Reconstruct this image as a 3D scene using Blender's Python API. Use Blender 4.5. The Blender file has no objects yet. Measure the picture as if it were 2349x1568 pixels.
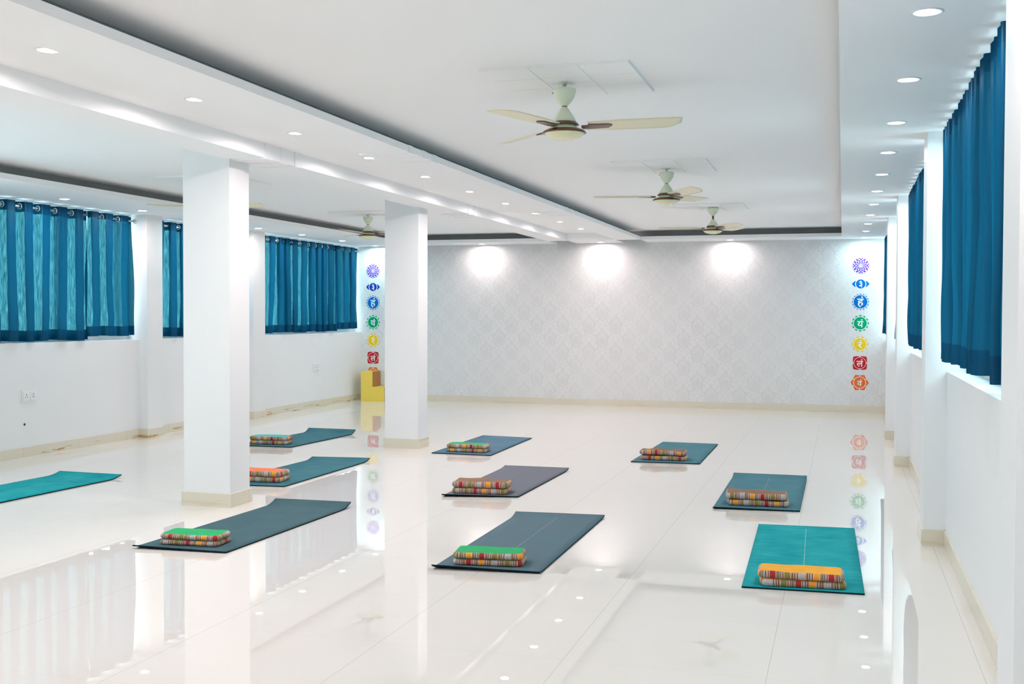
import bpy, bmesh, math, random
from mathutils import Matrix, Vector, noise
PI = math.pi
R = math.radians
sc = bpy.context.scene
COL = sc.collection

# ------------------------------------------------------------------ camera
FPX, YAW, PITCH, ROLL = 2538.8, 0.290194, 0.0242377, 0.0030291
cam_d = bpy.data.cameras.new('camera')
cam_d.sensor_fit = 'HORIZONTAL'
cam_d.sensor_width = 36.0
cam_d.lens = FPX / 2349.0 * 36.0
cam_d.clip_start = 0.05
cam_d.clip_end = 200
cam = bpy.data.objects.new('camera', cam_d)
COL.objects.link(cam)
fw = Vector((-math.sin(YAW), math.cos(YAW), 0))
rt = Vector((math.cos(YAW), math.sin(YAW), 0))
up = Vector((0, 0, 1))
f2 = fw * math.cos(PITCH) - up * math.sin(PITCH)
u2 = up * math.cos(PITCH) + fw * math.sin(PITCH)
r3 = rt * math.cos(ROLL) + u2 * math.sin(ROLL)
u3 = u2 * math.cos(ROLL) - rt * math.sin(ROLL)
M = Matrix(((r3.x, u3.x, -f2.x, 0), (r3.y, u3.y, -f2.y, 0), (r3.z, u3.z, -f2.z, 1.385), (0, 0, 0, 1)))
cam.matrix_world = M
sc.camera = cam

# ------------------------------------------------------------------ daylight, exposure
world = bpy.data.worlds.new('sky')
sc.world = world
world.use_nodes = True
bg = world.node_tree.nodes['Background']
bg.inputs['Color'].default_value = (0.62, 0.91, 1.0, 1)
bg.inputs['Strength'].default_value = 3.0
# the sky is brighter on the left side of the hall
wt = world.node_tree
w_tc = wt.nodes.new('ShaderNodeTexCoord'); w_sp = wt.nodes.new('ShaderNodeSeparateXYZ'); w_mr = wt.nodes.new('ShaderNodeMapRange')
wt.links.new(w_tc.outputs['Generated'], w_sp.inputs[0]); wt.links.new(w_sp.outputs[0], w_mr.inputs[0])
w_mr.inputs[1].default_value = -.5; w_mr.inputs[2].default_value = .5; w_mr.inputs[3].default_value = 4.2; w_mr.inputs[4].default_value = 3.7
wt.links.new(w_mr.outputs[0], bg.inputs['Strength'])
sc.view_settings.view_transform = 'Standard'
sc.view_settings.look = 'None'
sc.view_settings.gamma = 1
sc.view_settings.use_curve_mapping = False
sc.view_settings.exposure = 0.60
sc.cycles.use_denoising = True
sc.cycles.max_bounces = 8
sc.cycles.use_adaptive_sampling = True
sc.cycles.adaptive_threshold = 0.02
sc.cycles.diffuse_bounces = 5
sc.cycles.glossy_bounces = 3
sc.cycles.transmission_bounces = 4
sc.cycles.transparent_max_bounces = 12
sc.cycles.sample_clamp_indirect = 8
WARM = (1.0, 0.82, 0.80)
WHITE = (1.0, 0.87, 0.875)
COOL = (0.66, 0.93, 1.0)
P_DOWN = 9.6        # watts of each downlight

# ------------------------------------------------------------------ room numbers (metres)
XR, XRP = 0.605, 0.48         # right wall, right pilaster face
XL, XLP = -7.555, -7.45       # left wall, left pilaster face
YB, YF = 16.65, -4.0
Z1, Z2, ZP = 2.493, 2.63, 2.595
ZT = 2.95
SR, SL = 1.052, 1.10          # sill heights

# ------------------------------------------------------------------ helpers
class MB:
    def __init__(s): s.bm = bmesh.new()
    def box(s, x0, x1, y0, y1, z0, z1, mi=0, bev=0):
        vs = [s.bm.verts.new(p) for p in ((x0,y0,z0),(x1,y0,z0),(x1,y1,z0),(x0,y1,z0),(x0,y0,z1),(x1,y0,z1),(x1,y1,z1),(x0,y1,z1))]
        fs = []
        for q in ((3,2,1,0),(4,5,6,7),(0,1,5,4),(1,2,6,5),(2,3,7,6),(3,0,4,7)):
            f = s.bm.faces.new([vs[i] for i in q]); f.material_index = mi; fs.append(f)
        if bev:
            es = list({e for f in fs for e in f.edges})
            bmesh.ops.bevel(s.bm, geom=es, offset=bev, segments=2, affect='EDGES', profile=0.6)
        return s
    def tube(s, pts, r, n=12, mi=0, cap=True):
        pts = [Vector(p) for p in pts]
        rings = []
        for i, p in enumerate(pts):
            d = (pts[min(i+1, len(pts)-1)] - pts[max(i-1, 0)]).normalized()
            a = d.orthogonal().normalized() if abs(d.z) > .9 else d.cross(Vector((0,0,1))).normalized()
            b = d.cross(a)
            rr = r[i] if isinstance(r, (list, tuple)) else r
            rings.append([s.bm.verts.new(p + a*rr*math.cos(2*PI*k/n) + b*rr*math.sin(2*PI*k/n)) for k in range(n)])
        for i in range(len(rings)-1):
            for k in range(n):
                f = s.bm.faces.new((rings[i][k], rings[i][(k+1)%n], rings[i+1][(k+1)%n], rings[i+1][k])); f.material_index = mi; f.smooth = True
        if cap:
            s.bm.faces.new(rings[0][::-1]).material_index = mi
            s.bm.faces.new(rings[-1]).material_index = mi
        return s
    def lathe(s, prof, n=40, mi=0, c=(0,0,0)):
        rings = []
        for r, z in prof:
            if r < 1e-5: rings.append([s.bm.verts.new((c[0], c[1], c[2]+z))])
            else: rings.append([s.bm.verts.new((c[0]+r*math.cos(2*PI*k/n), c[1]+r*math.sin(2*PI*k/n), c[2]+z)) for k in range(n)])
        for i in range(len(rings)-1):
            a, b = rings[i], rings[i+1]
            for k in range(n):
                k2 = (k+1) % n
                if len(a) == 1 and len(b) == 1: continue
                if len(a) == 1: q = (a[0], b[k2], b[k])
                elif len(b) == 1: q = (a[k], a[k2], b[0])
                else: q = (a[k], a[k2], b[k2], b[k])
                f = s.bm.faces.new(q); f.material_index = mi; f.smooth = True
        return s
    def torus(s, c, ax, r, t, n=20, m=8, mi=0):
        ax = Vector(ax).normalized(); a = ax.orthogonal().normalized(); b = ax.cross(a); c = Vector(c)
        rings = []
        for i in range(n):
            d = a*math.cos(2*PI*i/n) + b*math.sin(2*PI*i/n)
            rings.append([s.bm.verts.new(c + d*(r+t*math.cos(2*PI*j/m)) + ax*(t*math.sin(2*PI*j/m))) for j in range(m)])
        for i in range(n):
            for j in range(m):
                f = s.bm.faces.new((rings[i][j], rings[i][(j+1)%m], rings[(i+1)%n][(j+1)%m], rings[(i+1)%n][j])); f.smooth = True; f.material_index = mi
        return s
    def poly(s, pts, thick, mi=0):
        """flat shape in the X-Z plane extruded towards -Y"""
        a = [s.bm.verts.new((x, 0, z)) for x, z in pts]
        b = [s.bm.verts.new((x, -thick, z)) for x, z in pts]
        n = len(pts)
        try:
            f = s.bm.faces.new(b); f.material_index = mi
            f = s.bm.faces.new(a[::-1]); f.material_index = mi
        except ValueError: pass
        for i in range(n):
            f = s.bm.faces.new((a[i], a[(i+1)%n], b[(i+1)%n], b[i])); f.material_index = mi
        return s
    def build(s, name, mats, parent=None, loc=(0,0,0), normals=True):
        if normals: bmesh.ops.recalc_face_normals(s.bm, faces=s.bm.faces)
        me = bpy.data.meshes.new(name)
        s.bm.to_mesh(me); s.bm.free()
        for m in (mats if isinstance(mats, (list, tuple)) else [mats]): me.materials.append(m)
        o = bpy.data.objects.new(name, me); COL.objects.link(o)
        o.location = loc
        if parent: o.parent = parent
        return o

def tag(o, label=None, cat=None, group=None, kind=None):
    if label: o['label'] = label
    if cat: o['category'] = cat
    if group: o['group'] = group
    if kind: o['kind'] = kind
    return o
def thing(name, label, cat, loc=(0,0,0), rz=0, group=None):
    o = bpy.data.objects.new(name, None); COL.objects.link(o)
    o.location = loc; o.rotation_euler = (0, 0, rz); o.empty_display_size = .1
    return tag(o, label, cat, group)
def struct(o, label=None): return tag(o, label, None, None, 'structure')
def dup(root, loc, rz=0, label=None):
    r = root.copy(); COL.objects.link(r); r.location = loc; r.rotation_euler = (0, 0, rz)
    if label: r['label'] = label
    for ch in list(root.children):
        c = ch.copy(); COL.objects.link(c); c.parent = r
        for g in ch.children:
            d = g.copy(); COL.objects.link(d); d.parent = c
    return r

# ------------------------------------------------------------------ materials
class NT:
    def __init__(s, name):
        s.m = bpy.data.materials.new(name); s.m.use_nodes = True
        s.t = s.m.node_tree; s.b = s.t.nodes['Principled BSDF']; s.out = s.t.nodes['Material Output']
    def n(s, typ, **kw):
        nd = s.t.nodes.new(typ)
        for k, v in kw.items(): setattr(nd, k, v)
        return nd
    def l(s, a, b): s.t.links.new(a, b)
    def put(s, sock, v):
        if hasattr(v, 'is_output') or isinstance(v, bpy.types.NodeSocket): s.l(v, sock)
        else: sock.default_value = v
    def math(s, op, a, b=None, c=None):
        nd = s.n('ShaderNodeMath', operation=op)
        s.put(nd.inputs[0], a)
        if b is not None: s.put(nd.inputs[1], b)
        if c is not None: s.put(nd.inputs[2], c)
        return nd.outputs[0]
    def mix(s, f, a, b):
        nd = s.n('ShaderNodeMix', data_type='RGBA')
        s.put(nd.inputs[0], f); s.put(nd.inputs[6], a); s.put(nd.inputs[7], b)
        return nd.outputs[2]
    def coord(s, which='Object'): return s.n('ShaderNodeTexCoord').outputs[which]
    def noise(s, vec, scale, detail=2, rough=.5, dims='3D'):
        nd = s.n('ShaderNodeTexNoise'); nd.noise_dimensions = dims
        s.l(vec, nd.inputs['Vector']); nd.inputs['Scale'].default_value = scale
        nd.inputs['Detail'].default_value = detail; nd.inputs['Roughness'].default_value = rough
        return nd.outputs['Fac']
    def mapping(s, vec, scale=(1,1,1), loc=(0,0,0)):
        nd = s.n('ShaderNodeMapping'); s.l(vec, nd.inputs[0]); nd.inputs['Scale'].default_value = scale; nd.inputs['Location'].default_value = loc
        return nd.outputs[0]
    def smooth(s, v, a, b):
        nd = s.n('ShaderNodeMapRange', interpolation_type='SMOOTHSTEP'); s.put(nd.inputs[0], v)
        nd.inputs[1].default_value = a; nd.inputs[2].default_value = b
        return nd.outputs[0]
    def ramp(s, f, stops, const=False):
        nd = s.n('ShaderNodeValToRGB'); r = nd.color_ramp
        if const: r.interpolation = 'CONSTANT'
        while len(r.elements) < len(stops): r.elements.new(.5)
        for e, (p, c) in zip(r.elements, stops): e.position = p; e.color = (*c, 1)
        s.put(nd.inputs[0], f)
        return nd.outputs[0]
    def bump(s, h, strength=.2, dist=.01):
        nd = s.n('ShaderNodeBump'); s.l(h, nd.inputs['Height']); nd.inputs['Strength'].default_value = strength; nd.inputs['Distance'].default_value = dist
        s.l(nd.outputs[0], s.b.inputs['Normal']); return nd
def c4(c): return (*c, 1)
def simple(name, col, rough=.6, metal=0, var=.05, vs=30, bump=0, spec=.5, world_c=False):
    t = NT(name)
    v = t.n('ShaderNodeNewGeometry').outputs['Position'] if world_c else t.coord('Object')
    f = t.noise(v, vs, 3)
    t.l(t.mix(f, c4([c*(1-var) for c in col]), c4([min(1, c*(1+var)) for c in col])), t.b.inputs['Base Color'])
    t.b.inputs['Roughness'].default_value = rough; t.b.inputs['Metallic'].default_value = metal
    t.b.inputs['Specular IOR Level'].default_value = spec
    if bump: t.bump(f, bump, .002)
    return t.m

WALLC = (.80, .80, .80)
m_wall = simple('wall_paint', WALLC, .55, var=.015, vs=2.5, bump=.05, world_c=True, spec=.3)
m_ceil = simple('ceiling_paint', (.90, .90, .905), .7, var=.01, vs=1.5, world_c=True, spec=.2)
m_cove = simple('cove_shade_grey', (.34, .34, .33), .7, var=.03, vs=5, world_c=True, spec=.2)  # grey puts the shade of the recess into the cove colour
m_lip = simple('lip_paint', (.74, .75, .75), .7, var=.01, vs=2, world_c=True, spec=.2)
m_white = simple('white_plastic', (.82, .82, .80), .35, var=.01)
m_frame = simple('window_frame_white', (.8, .82, .82), .4, var=.01)
m_dark = simple('dark_hole', (.02, .02, .02), .6)
m_steel = simple('polished_steel', (.80, .80, .78), .28, metal=.75, var=.02)
m_cream = simple('fan_cream_enamel', (.78, .82, .64), .3, var=.02, vs=8)
m_blade = simple('fan_blade_cream', (.80, .74, .54), .35, var=.03, vs=6)
m_dome = simple('fan_dome_cream', (.78, .77, .50), .25, var=.02, vs=6)
m_brown = simple('fan_brown_trim', (.16, .07, .035), .25, var=.25, vs=25, metal=.35)
m_bracket = simple('fan_bracket_brown', (.20, .12, .10), .4, var=.15, vs=25)
m_yellow = simple('yellow_laminate', (.86, .64, .10), .35, var=.03, vs=12)
m_ochre = simple('ochre_laminate', (.42, .17, .03), .45, var=.12, vs=60)
m_trimring = simple('downlight_ring', (.8, .8, .8), .4, var=.01)

def lens_mat(name, col, s):
    t = NT(name)
    e = t.n('ShaderNodeEmission'); e.inputs[0].default_value = c4(col); e.inputs[1].default_value = s
    t.l(e.outputs[0], t.out.inputs[0]); return t.m
m_lens = {'w': lens_mat('lens_warm', WARM, 14), 'n': lens_mat('lens_white', WHITE, 14), 'c': lens_mat('lens_cool', COOL, 14)}

# floor: polished vitrified tile
def floor_mat():
    t = NT('polished_floor_tile')
    pos = t.n('ShaderNodeNewGeometry').outputs['Position']
    sep = t.n('ShaderNodeSeparateXYZ'); t.l(pos, sep.inputs[0])
    def joint(c, off, per, w):
        q = t.math('DIVIDE', t.math('SUBTRACT', c, off), per)
        fr = t.math('ABSOLUTE', t.math('SUBTRACT', t.math('FRACT', t.math('ADD', q, 0.5)), 0.5))
        return t.math('LESS_THAN', fr, w/per), t.math('FLOOR', q)
    jx, ix = joint(sep.outputs[0], -.266, .80, .0014)
    jy, iy = joint(sep.outputs[1], 4.30, .765, .0010)
    j = t.math('MAXIMUM', jx, t.math('MULTIPLY', jy, .55))
    big = t.noise(pos, .6, 3)
    fine = t.noise(pos, 9, 4)
    wn = t.n('ShaderNodeTexWhiteNoise'); cb = t.n('ShaderNodeCombineXYZ'); t.l(ix, cb.inputs[0]); t.l(iy, cb.inputs[1]); t.l(cb.outputs[0], wn.inputs[0])
    base = t.mix(big, c4((.75, .70, .645)), c4((.77, .72, .67)))
    base = t.mix(t.math('MULTIPLY', wn.outputs[0], .25), base, c4((.73, .69, .645)))
    base = t.mix(t.math('MULTIPLY', t.smooth(fine, .62, .8), .12), base, c4((.6, .5, .4)))
    base = t.mix(t.math('MULTIPLY', j, .55), base, c4((.36, .33, .28)))
    t.l(base, t.b.inputs['Base Color'])
    t.l(t.math('MULTIPLY_ADD', fine, .002, .0), t.b.inputs['Roughness'])
    t.b.inputs['IOR'].default_value = 1.5
    return t.m
m_floor = floor_mat()

def base_mat(stains=0.0):
    t = NT('skirting_tile' + ('_stained' if stains else ''))
    pos = t.n('ShaderNodeNewGeometry').outputs['Position']
    sep = t.n('ShaderNodeSeparateXYZ'); t.l(pos, sep.inputs[0])
    nz = t.noise(pos, 3, 3)
    col = t.mix(nz, c4((.68, .62, .49)), c4((.72, .67, .55)))
    q = t.math('DIVIDE', sep.outputs[1], .8)
    fr = t.math('ABSOLUTE', t.math('SUBTRACT', t.math('FRACT', t.math('ADD', q, .45)), .5))
    col = t.mix(t.math('MULTIPLY', t.math('LESS_THAN', fr, .002), .5), col, c4((.3, .27, .2)))
    if stains:
        st = t.noise(t.mapping(pos, (1, 1.6, 16)), 1.5, 5, .65)
        low = t.smooth(sep.outputs[2], .060, .03)
        msk = t.math('MULTIPLY', t.smooth(st, .54, .60), low)
        col = t.mix(t.math('MULTIPLY', msk, stains), col, c4((.45, .24, .05)))
    t.l(col, t.b.inputs['Base Color'])
    t.b.inputs['Roughness'].default_value = .12
    return t.m
m_base = base_mat(0.15)
m_base_l = base_mat(0.85)

# wallpaper: pale half-drop damask of onion shaped medallions and scrolls
def damask():
    t = NT('damask_wallpaper')
    pos = t.n('ShaderNodeNewGeometry').outputs['Position']
    sep = t.n('ShaderNodeSeparateXYZ'); t.l(pos, sep.inputs[0])
    Mx = t.math
    def mul(a, b): return Mx('MULTIPLY', a, b)
    def add(a, b): return Mx('ADD', a, b)
    def sub(a, b): return Mx('SUBTRACT', a, b)
    def ab(a): return Mx('ABSOLUTE', a)
    w1 = sub(t.noise(pos, 14, 2), .5); w2 = sub(t.noise(t.mapping(pos, loc=(7, 3, 1)), 14, 2), .5)
    x = add(add(Mx('DIVIDE', sep.outputs[0], .415), 40.0), mul(w1, .07)); z = add(add(Mx('DIVIDE', sep.outputs[2], .415), 40.08), mul(w2, .07))
    def cell(v, o): return sub(Mx('FRACT', add(v, o)), .5)
    ax, az = cell(x, .5), cell(z, .5); bx, bz = cell(x, .0), cell(z, .0)
    pick = Mx('LESS_THAN', add(ab(ax), ab(az)), add(ab(bx), ab(bz)))
    dx = add(mul(pick, ax), mul(sub(1.0, pick), bx)); q = add(mul(pick, az), mul(sub(1.0, pick), bz))
    p = ab(dx)
    def line(v, w): return t.smooth(ab(v), w, w*.45)
    def ring(cx, cy, r, w, ex=1.0, scal=0, k=8):
        u, v = sub(p, cx), mul(sub(q, cy), ex)
        rr = Mx('SQRT', add(mul(u, u), mul(v, v)))
        if scal: rr = add(rr, mul(Mx('COSINE', mul(Mx('ARCTAN2', v, u), float(k))), scal))
        return line(sub(rr, r), w)
    def scroll(cx, cy, r, w, ph):
        u, v = sub(p, cx), sub(q, cy)
        an = Mx('ARCTAN2', v, u)
        rr = add(Mx('SQRT', add(mul(u, u), mul(v, v))), mul(Mx('COSINE', sub(mul(an, .5), ph)), .012))
        return mul(line(sub(rr, r), w), t.smooth(Mx('COSINE', sub(an, ph)), -.85, -.5))
    def disc(cx, cy, r, ex=1.0):
        u, v = sub(p, cx), mul(sub(q, cy), ex)
        return t.smooth(Mx('SQRT', add(mul(u, u), mul(v, v))), r, r*.8)
    qq = mul(q, q)
    onion = mul(sub(.20, mul(mul(qq, qq), 26.0)), add(1.0, mul(q, .5)))
    items = [(line(sub(p, onion), .013), .9), (line(sub(p, mul(onion, .80)), .008), .5),
             (ring(0, -.02, .105, .010, .85, .014, 10), .8), (ring(0, -.02, .055, .010, .8, .010, 6), .8), (disc(0, -.02, .022), .8),
             (ring(0, .385, .055, .010, .8, .01, 5), .8), (disc(0, .385, .022), .8),
             (scroll(.215, .155, .052, .010, .6), .8), (scroll(.175, .245, .034, .009, 2.4), .7), (scroll(.245, -.10, .045, .010, -1.0), .8), (scroll(.30, .10, .06, .009, 3.0), .6),
             (scroll(.155, -.285, .05, .010, -.4), .8), (scroll(.09, .30, .032, .008, 1.6), .7), (scroll(.06, -.38, .032, .008, -1.7), .7), (scroll(.37, .03, .05, .009, 0.5), .7), (scroll(.10, -.20, .05, .009, 2.0), .6),
             (line(sub(add(p, mul(q, .9)), .36), .007), .4), (line(sub(add(p, mul(q, -.75)), .40), .007), .4)]
    tot = mul(t.smooth(sub(p, onion), .0, -.02), .16)
    for v, k in items: tot = Mx('MAXIMUM', tot, mul(v, k))
    patch = t.noise(pos, 1.1, 3)
    tot = mul(tot, t.math('MULTIPLY_ADD', t.smooth(patch, .35, .65), .45, .5))
    col = t.mix(tot, c4((.74, .735, .73)), c4((.57, .56, .55)))
    t.l(col, t.b.inputs['Base Color'])
    t.b.inputs['Roughness'].default_value = .42
    t.bump(tot, .04, .002)
    return t.m
m_paper = damask()

def stained_wall():
    t = NT('wall_paint_left')
    pos = t.n('ShaderNodeNewGeometry').outputs['Position']
    a = t.noise(pos, 2.5, 3)
    col = t.mix(a, c4((.785,)*3), c4((.815,)*3))
    s1 = t.smooth(t.noise(t.mapping(pos, (1, 1, .6)), 7, 5, .65), .70, .76)
    s2 = t.smooth(t.noise(pos, .55, 1), .52, .62)
    col = t.mix(t.math('MULTIPLY', t.math('MULTIPLY', s1, s2), .5), col, c4((.5, .42, .34)))
    t.l(col, t.b.inputs['Base Color']); t.b.inputs['Roughness'].default_value = .55
    t.b.inputs['Specular IOR Level'].default_value = .3
    return t.m
m_wall_l = stained_wall()

def curtain_mat():
    t = NT('teal_cotton_curtain')
    uv = t.coord('UV')
    sep = t.n('ShaderNodeSeparateXYZ'); t.l(uv, sep.inputs[0])
    slub = t.noise(t.mapping(uv, (90, 5, 1)), 1.5, 4, .7)
    weave = t.noise(t.mapping(uv, (160, 60, 1)), 2.0, 2, .6)
    hem = t.math('MAXIMUM', t.math('LESS_THAN', sep.outputs[1], .105), t.math('GREATER_THAN', sep.outputs[1], 1.245))
    col = t.mix(slub, c4((.0, .028, .080)), c4((.0, .048, .115)))
    d = t.n('ShaderNodeBsdfDiffuse'); t.l(col, d.inputs[0])
    tr = t.n('ShaderNodeBsdfTranslucent')
    tcol = t.mix(t.math('MULTIPLY', slub, weave), c4((.0, .06, .13)), c4((.01, .27, .38)))
    tcol = t.mix(hem, tcol, c4((.0, .05, .10)))
    t.l(tcol, tr.inputs[0])
    gl = t.n('ShaderNodeBsdfGlossy'); gl.inputs['Roughness'].default_value = .45; gl.inputs[0].default_value = (.5, .8, .9, 1)
    bp = t.n('ShaderNodeBump'); t.l(weave, bp.inputs['Height']); bp.inputs['Strength'].default_value = .25; bp.inputs['Distance'].default_value = .002
    t.l(bp.outputs[0], d.inputs['Normal'])
    m1 = t.n('ShaderNodeMixShader'); m1.inputs[0].default_value = .4; t.l(d.outputs[0], m1.inputs[1]); t.l(tr.outputs[0], m1.inputs[2])
    tp = t.n('ShaderNodeBsdfTransparent')
    t.l(t.mix(slub, c4((.06, .60, .70)), c4((.42, .95, .88))), tp.inputs[0])
    m3 = t.n('ShaderNodeMixShader')
    openw = t.math('MULTIPLY', t.math('MULTIPLY_ADD', t.smooth(slub, .3, .72), .11, .018), t.math('SUBTRACT', 1.0, t.math('MULTIPLY', hem, .93)))
    t.l(openw, m3.inputs[0]); t.l(m1.outputs[0], m3.inputs[1]); t.l(tp.outputs[0], m3.inputs[2]); m1 = m3
    m2 = t.n('ShaderNodeMixShader'); m2.inputs[0].default_value = .02; t.l(m1.outputs[0], m2.inputs[1]); t.l(gl.outputs[0], m2.inputs[2])
    t.l(m2.outputs[0], t.out.inputs[0])
    t.t.nodes.remove(t.b)
    return t.m
m_curtain = curtain_mat()

def glass_mat():
    t = NT('window_glass')
    a = t.n('ShaderNodeBsdfTransparent'); g = t.n('ShaderNodeBsdfGlossy'); g.inputs['Roughness'].default_value = .02
    m = t.n('ShaderNodeMixShader'); m.inputs[0].default_value = .06
    t.l(a.outputs[0], m.inputs[1]); t.l(g.outputs[0], m.inputs[2]); t.l(m.outputs[0], t.out.inputs[0]); t.t.nodes.remove(t.b)
    return t.m
m_glass = glass_mat()

def mat_mat(name, c1, c2, line=(.5, .55, .55), lf=.35):
    t = NT(name)
    uv = t.coord('UV'); sep = t.n('ShaderNodeSeparateXYZ'); t.l(uv, sep.inputs[0])
    n1 = t.noise(t.mapping(uv, (2, 18, 1)), 3, 4, .6)
    n2 = t.noise(uv, 260, 2)
    n3 = t.noise(uv, 3.5, 2)
    f = t.math('ADD', t.math('MULTIPLY', n1, .6), t.math('MULTIPLY', n3, .5))
    col = t.mix(t.smooth(f, .35, .75), c4(c1), c4(c2))
    col = t.mix(t.math('MULTIPLY', n2, .25), col, c4([c*.6 for c in c1]))
    cl = t.math('LESS_THAN', t.math('ABSOLUTE', t.math('SUBTRACT', sep.outputs[0], .305)), .0022)
    inn = t.math('MULTIPLY', t.math('GREATER_THAN', sep.outputs[1], .08), t.math('LESS_THAN', sep.outputs[1], 1.66))
    col = t.mix(t.math('MULTIPLY', t.math('MULTIPLY', cl, inn), lf), col, c4(line))
    t.l(col, t.b.inputs['Base Color']); t.b.inputs['Roughness'].default_value = .85
    t.b.inputs['Specular IOR Level'].default_value = .08
    t.bump(n2, .25, .001)
    return t.m
m_matedge = simple('mat_dark_edge', (.004, .018, .022), .9, var=.1, spec=.1)

def stripe_mat(name, sign, off):
    t = NT(name)
    uv = t.coord('UV'); sep = t.n('ShaderNodeSeparateXYZ'); t.l(uv, sep.inputs[0])
    wob = t.noise(uv, 60, 2)
    u = t.math('MULTIPLY_ADD', sep.outputs[0], sign/.072, off)
    u = t.math('ADD', u, t.math('MULTIPLY', wob, .05))
    fr = t.math('FRACT', u)
    idx = t.math('DIVIDE', t.math('FLOORED_MODULO', t.math('FLOOR', u), 4.0), 4.0)
    WV = (.62, .55, .56); OL = (.30, .24, .04); OR = (.92, .33, .02); RD = (.42, .01, .02)
    K = (.035, .02, .015); CR = (.78, .68, .45); WH = (.75, .68, .68); DR = (.32, .04, .03); OC = (.62, .42, .10)
    blk = t.ramp(idx, [(0, OL), (.249, WV), (.499, OR), (.749, RD)], True)
    zig = t.noise(t.mapping(uv, (1, 1.4, 1)), 260, 1)
    woven = t.math('LESS_THAN', t.math('ABSOLUTE', t.math('SUBTRACT', idx, .125)), .2)
    blk = t.mix(t.math('MULTIPLY', t.math('MULTIPLY', woven, t.smooth(zig, .5, .56)), .7), blk, c4((.09, .06, .04)))
    seq = [CR, K, OC, DR, K, WH, DR, K, CR, K, WH, DR, K, CR]
    n = len(seq)
    s2 = t.math('DIVIDE', t.math('SUBTRACT', fr, .42), .58)
    st = t.ramp(s2, [(i/n, c) for i, c in enumerate(seq)], True)
    col = t.mix(t.math('LESS_THAN', fr, .42), st, blk)
    fib = t.noise(uv, 500, 2)
    col = t.mix(t.math('MULTIPLY', fib, .18), col, c4((.10, .05, .03)))
    t.l(col, t.b.inputs['Base Color']); t.b.inputs['Roughness'].default_value = .85
    t.b.inputs['Sheen Weight'].default_value = .15
    t.bump(fib, .4, .001)
    return t.m
def cloth_mat(name, col):
    t = NT(name)
    p = t.coord('Object')
    a = t.noise(p, 350, 2); b = t.noise(p, 14, 2)
    c = t.mix(b, c4([x*.82 for x in col]), c4([min(1, x*1.1) for x in col]))
    c = t.mix(t.math('MULTIPLY', a, .15), c, c4([x*.4 for x in col]))
    t.l(c, t.b.inputs['Base Color']); t.b.inputs['Roughness'].default_value = .85
    t.bump(a, .4, .001)
    return t.m

# ------------------------------------------------------------------ floor and ceiling
b = MB(); b.box(XL-.5, XR+.5, YF-.2, YB+.2, -.2, 0)
struct(b.build('floor', m_floor), 'polished cream white tiled floor mirroring the room')

b = MB()
b.box(-8.2, 1.2, YF-.2, YB+.2, Z2, ZT)                       # upper slab
LIP = .045; SET = .20
def soffit(x0, x1, y0, y1, z=Z1):
    b.box(x0, x1, y0, y1, z, z+LIP)
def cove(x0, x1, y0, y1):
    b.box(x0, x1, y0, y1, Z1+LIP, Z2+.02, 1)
YT0, YT1 = .6, 16.04
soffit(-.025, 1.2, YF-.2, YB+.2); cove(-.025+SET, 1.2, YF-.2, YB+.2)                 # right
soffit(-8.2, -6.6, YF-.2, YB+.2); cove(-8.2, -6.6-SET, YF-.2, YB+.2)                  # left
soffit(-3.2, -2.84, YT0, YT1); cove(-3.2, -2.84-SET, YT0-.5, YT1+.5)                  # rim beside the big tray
soffit(-4.24, -3.93, YT0, YT1)                                                       # beam over the columns
b.box(-4.10, -3.93, YT0-.3, YT1+.5, Z1+LIP, Z2+.02, 0)
b.box(-3.93, -3.2, YT0, YT1-.1, ZP, Z2+.02, 0)                                       # panel holding the middle downlights
for (x0, x1) in ((-2.84, -.025), (-6.6, -4.24), (-3.93, -3.2)):
    y1 = YT1 if x0 != -3.93 else YT1-.1
    soffit(x0, x1, y1, YB+.2); soffit(x0, x1, YF-.2, YT0)
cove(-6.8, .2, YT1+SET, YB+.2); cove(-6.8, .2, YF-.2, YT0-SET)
b.box(-3.96, -3.17, YT1-.1, YT1+SET+.05, Z1+LIP, Z2+.02, 0)
struct(b.build('ceiling', [m_ceil, m_cove]), 'white false ceiling with two recessed trays and coves coloured grey for shade')

# raised plaster bands wrapping the rim and the beam
n = 0
for (ys, x0, x1, face) in ([((y0, y1), -3.2, -2.84, 1) for (y0, y1) in ((7.03, 7.10), (7.27, 7.36), (7.48, 7.58), (11.48, 11.56), (11.70, 11.78), (11.95, 12.04))] +
                           [((y0, y1), -4.235, -3.93, 2) for (y0, y1) in ((7.03, 7.13), (7.255, 7.36), (7.475, 7.54), (11.47, 11.55), (11.66, 11.74), (11.86, 11.93))]):
    n += 1
    q = MB(); q.box(x0, x1, ys[0], ys[1], Z1-.007, Z1+.0)
    if face == 1: q.box(x1, x1+.008, ys[0], ys[1], Z1-.007, Z1+LIP)
    else: q.box(x1, x1+.008, ys[0], ys[1], Z1-.007, ZP)
    struct(q.build('trim_%d' % n, m_ceil))

# ------------------------------------------------------------------ columns
def column(x0, x1, y0, y1, label):
    q = MB(); q.box(x0, x1, y0, y1, 0, Z2)
    o = q.build('column', m_wall)
    tag(o, label, 'column', 'square columns under the beam')
    p = MB(); p.box(x0-.014, x1+.014, y0-.014, y1+.014, 0, .098)
    p.build('skirting', m_base, o)['label'] = 'cream tile skirting'
column(-4.574, -4.196, 7.0, 7.272, 'square white column nearest the camera, rising beside the long charcoal mat')
column(-4.570, -4.196, 10.67, 10.93, 'square white column farther back, standing before the patterned wallpaper')

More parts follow.
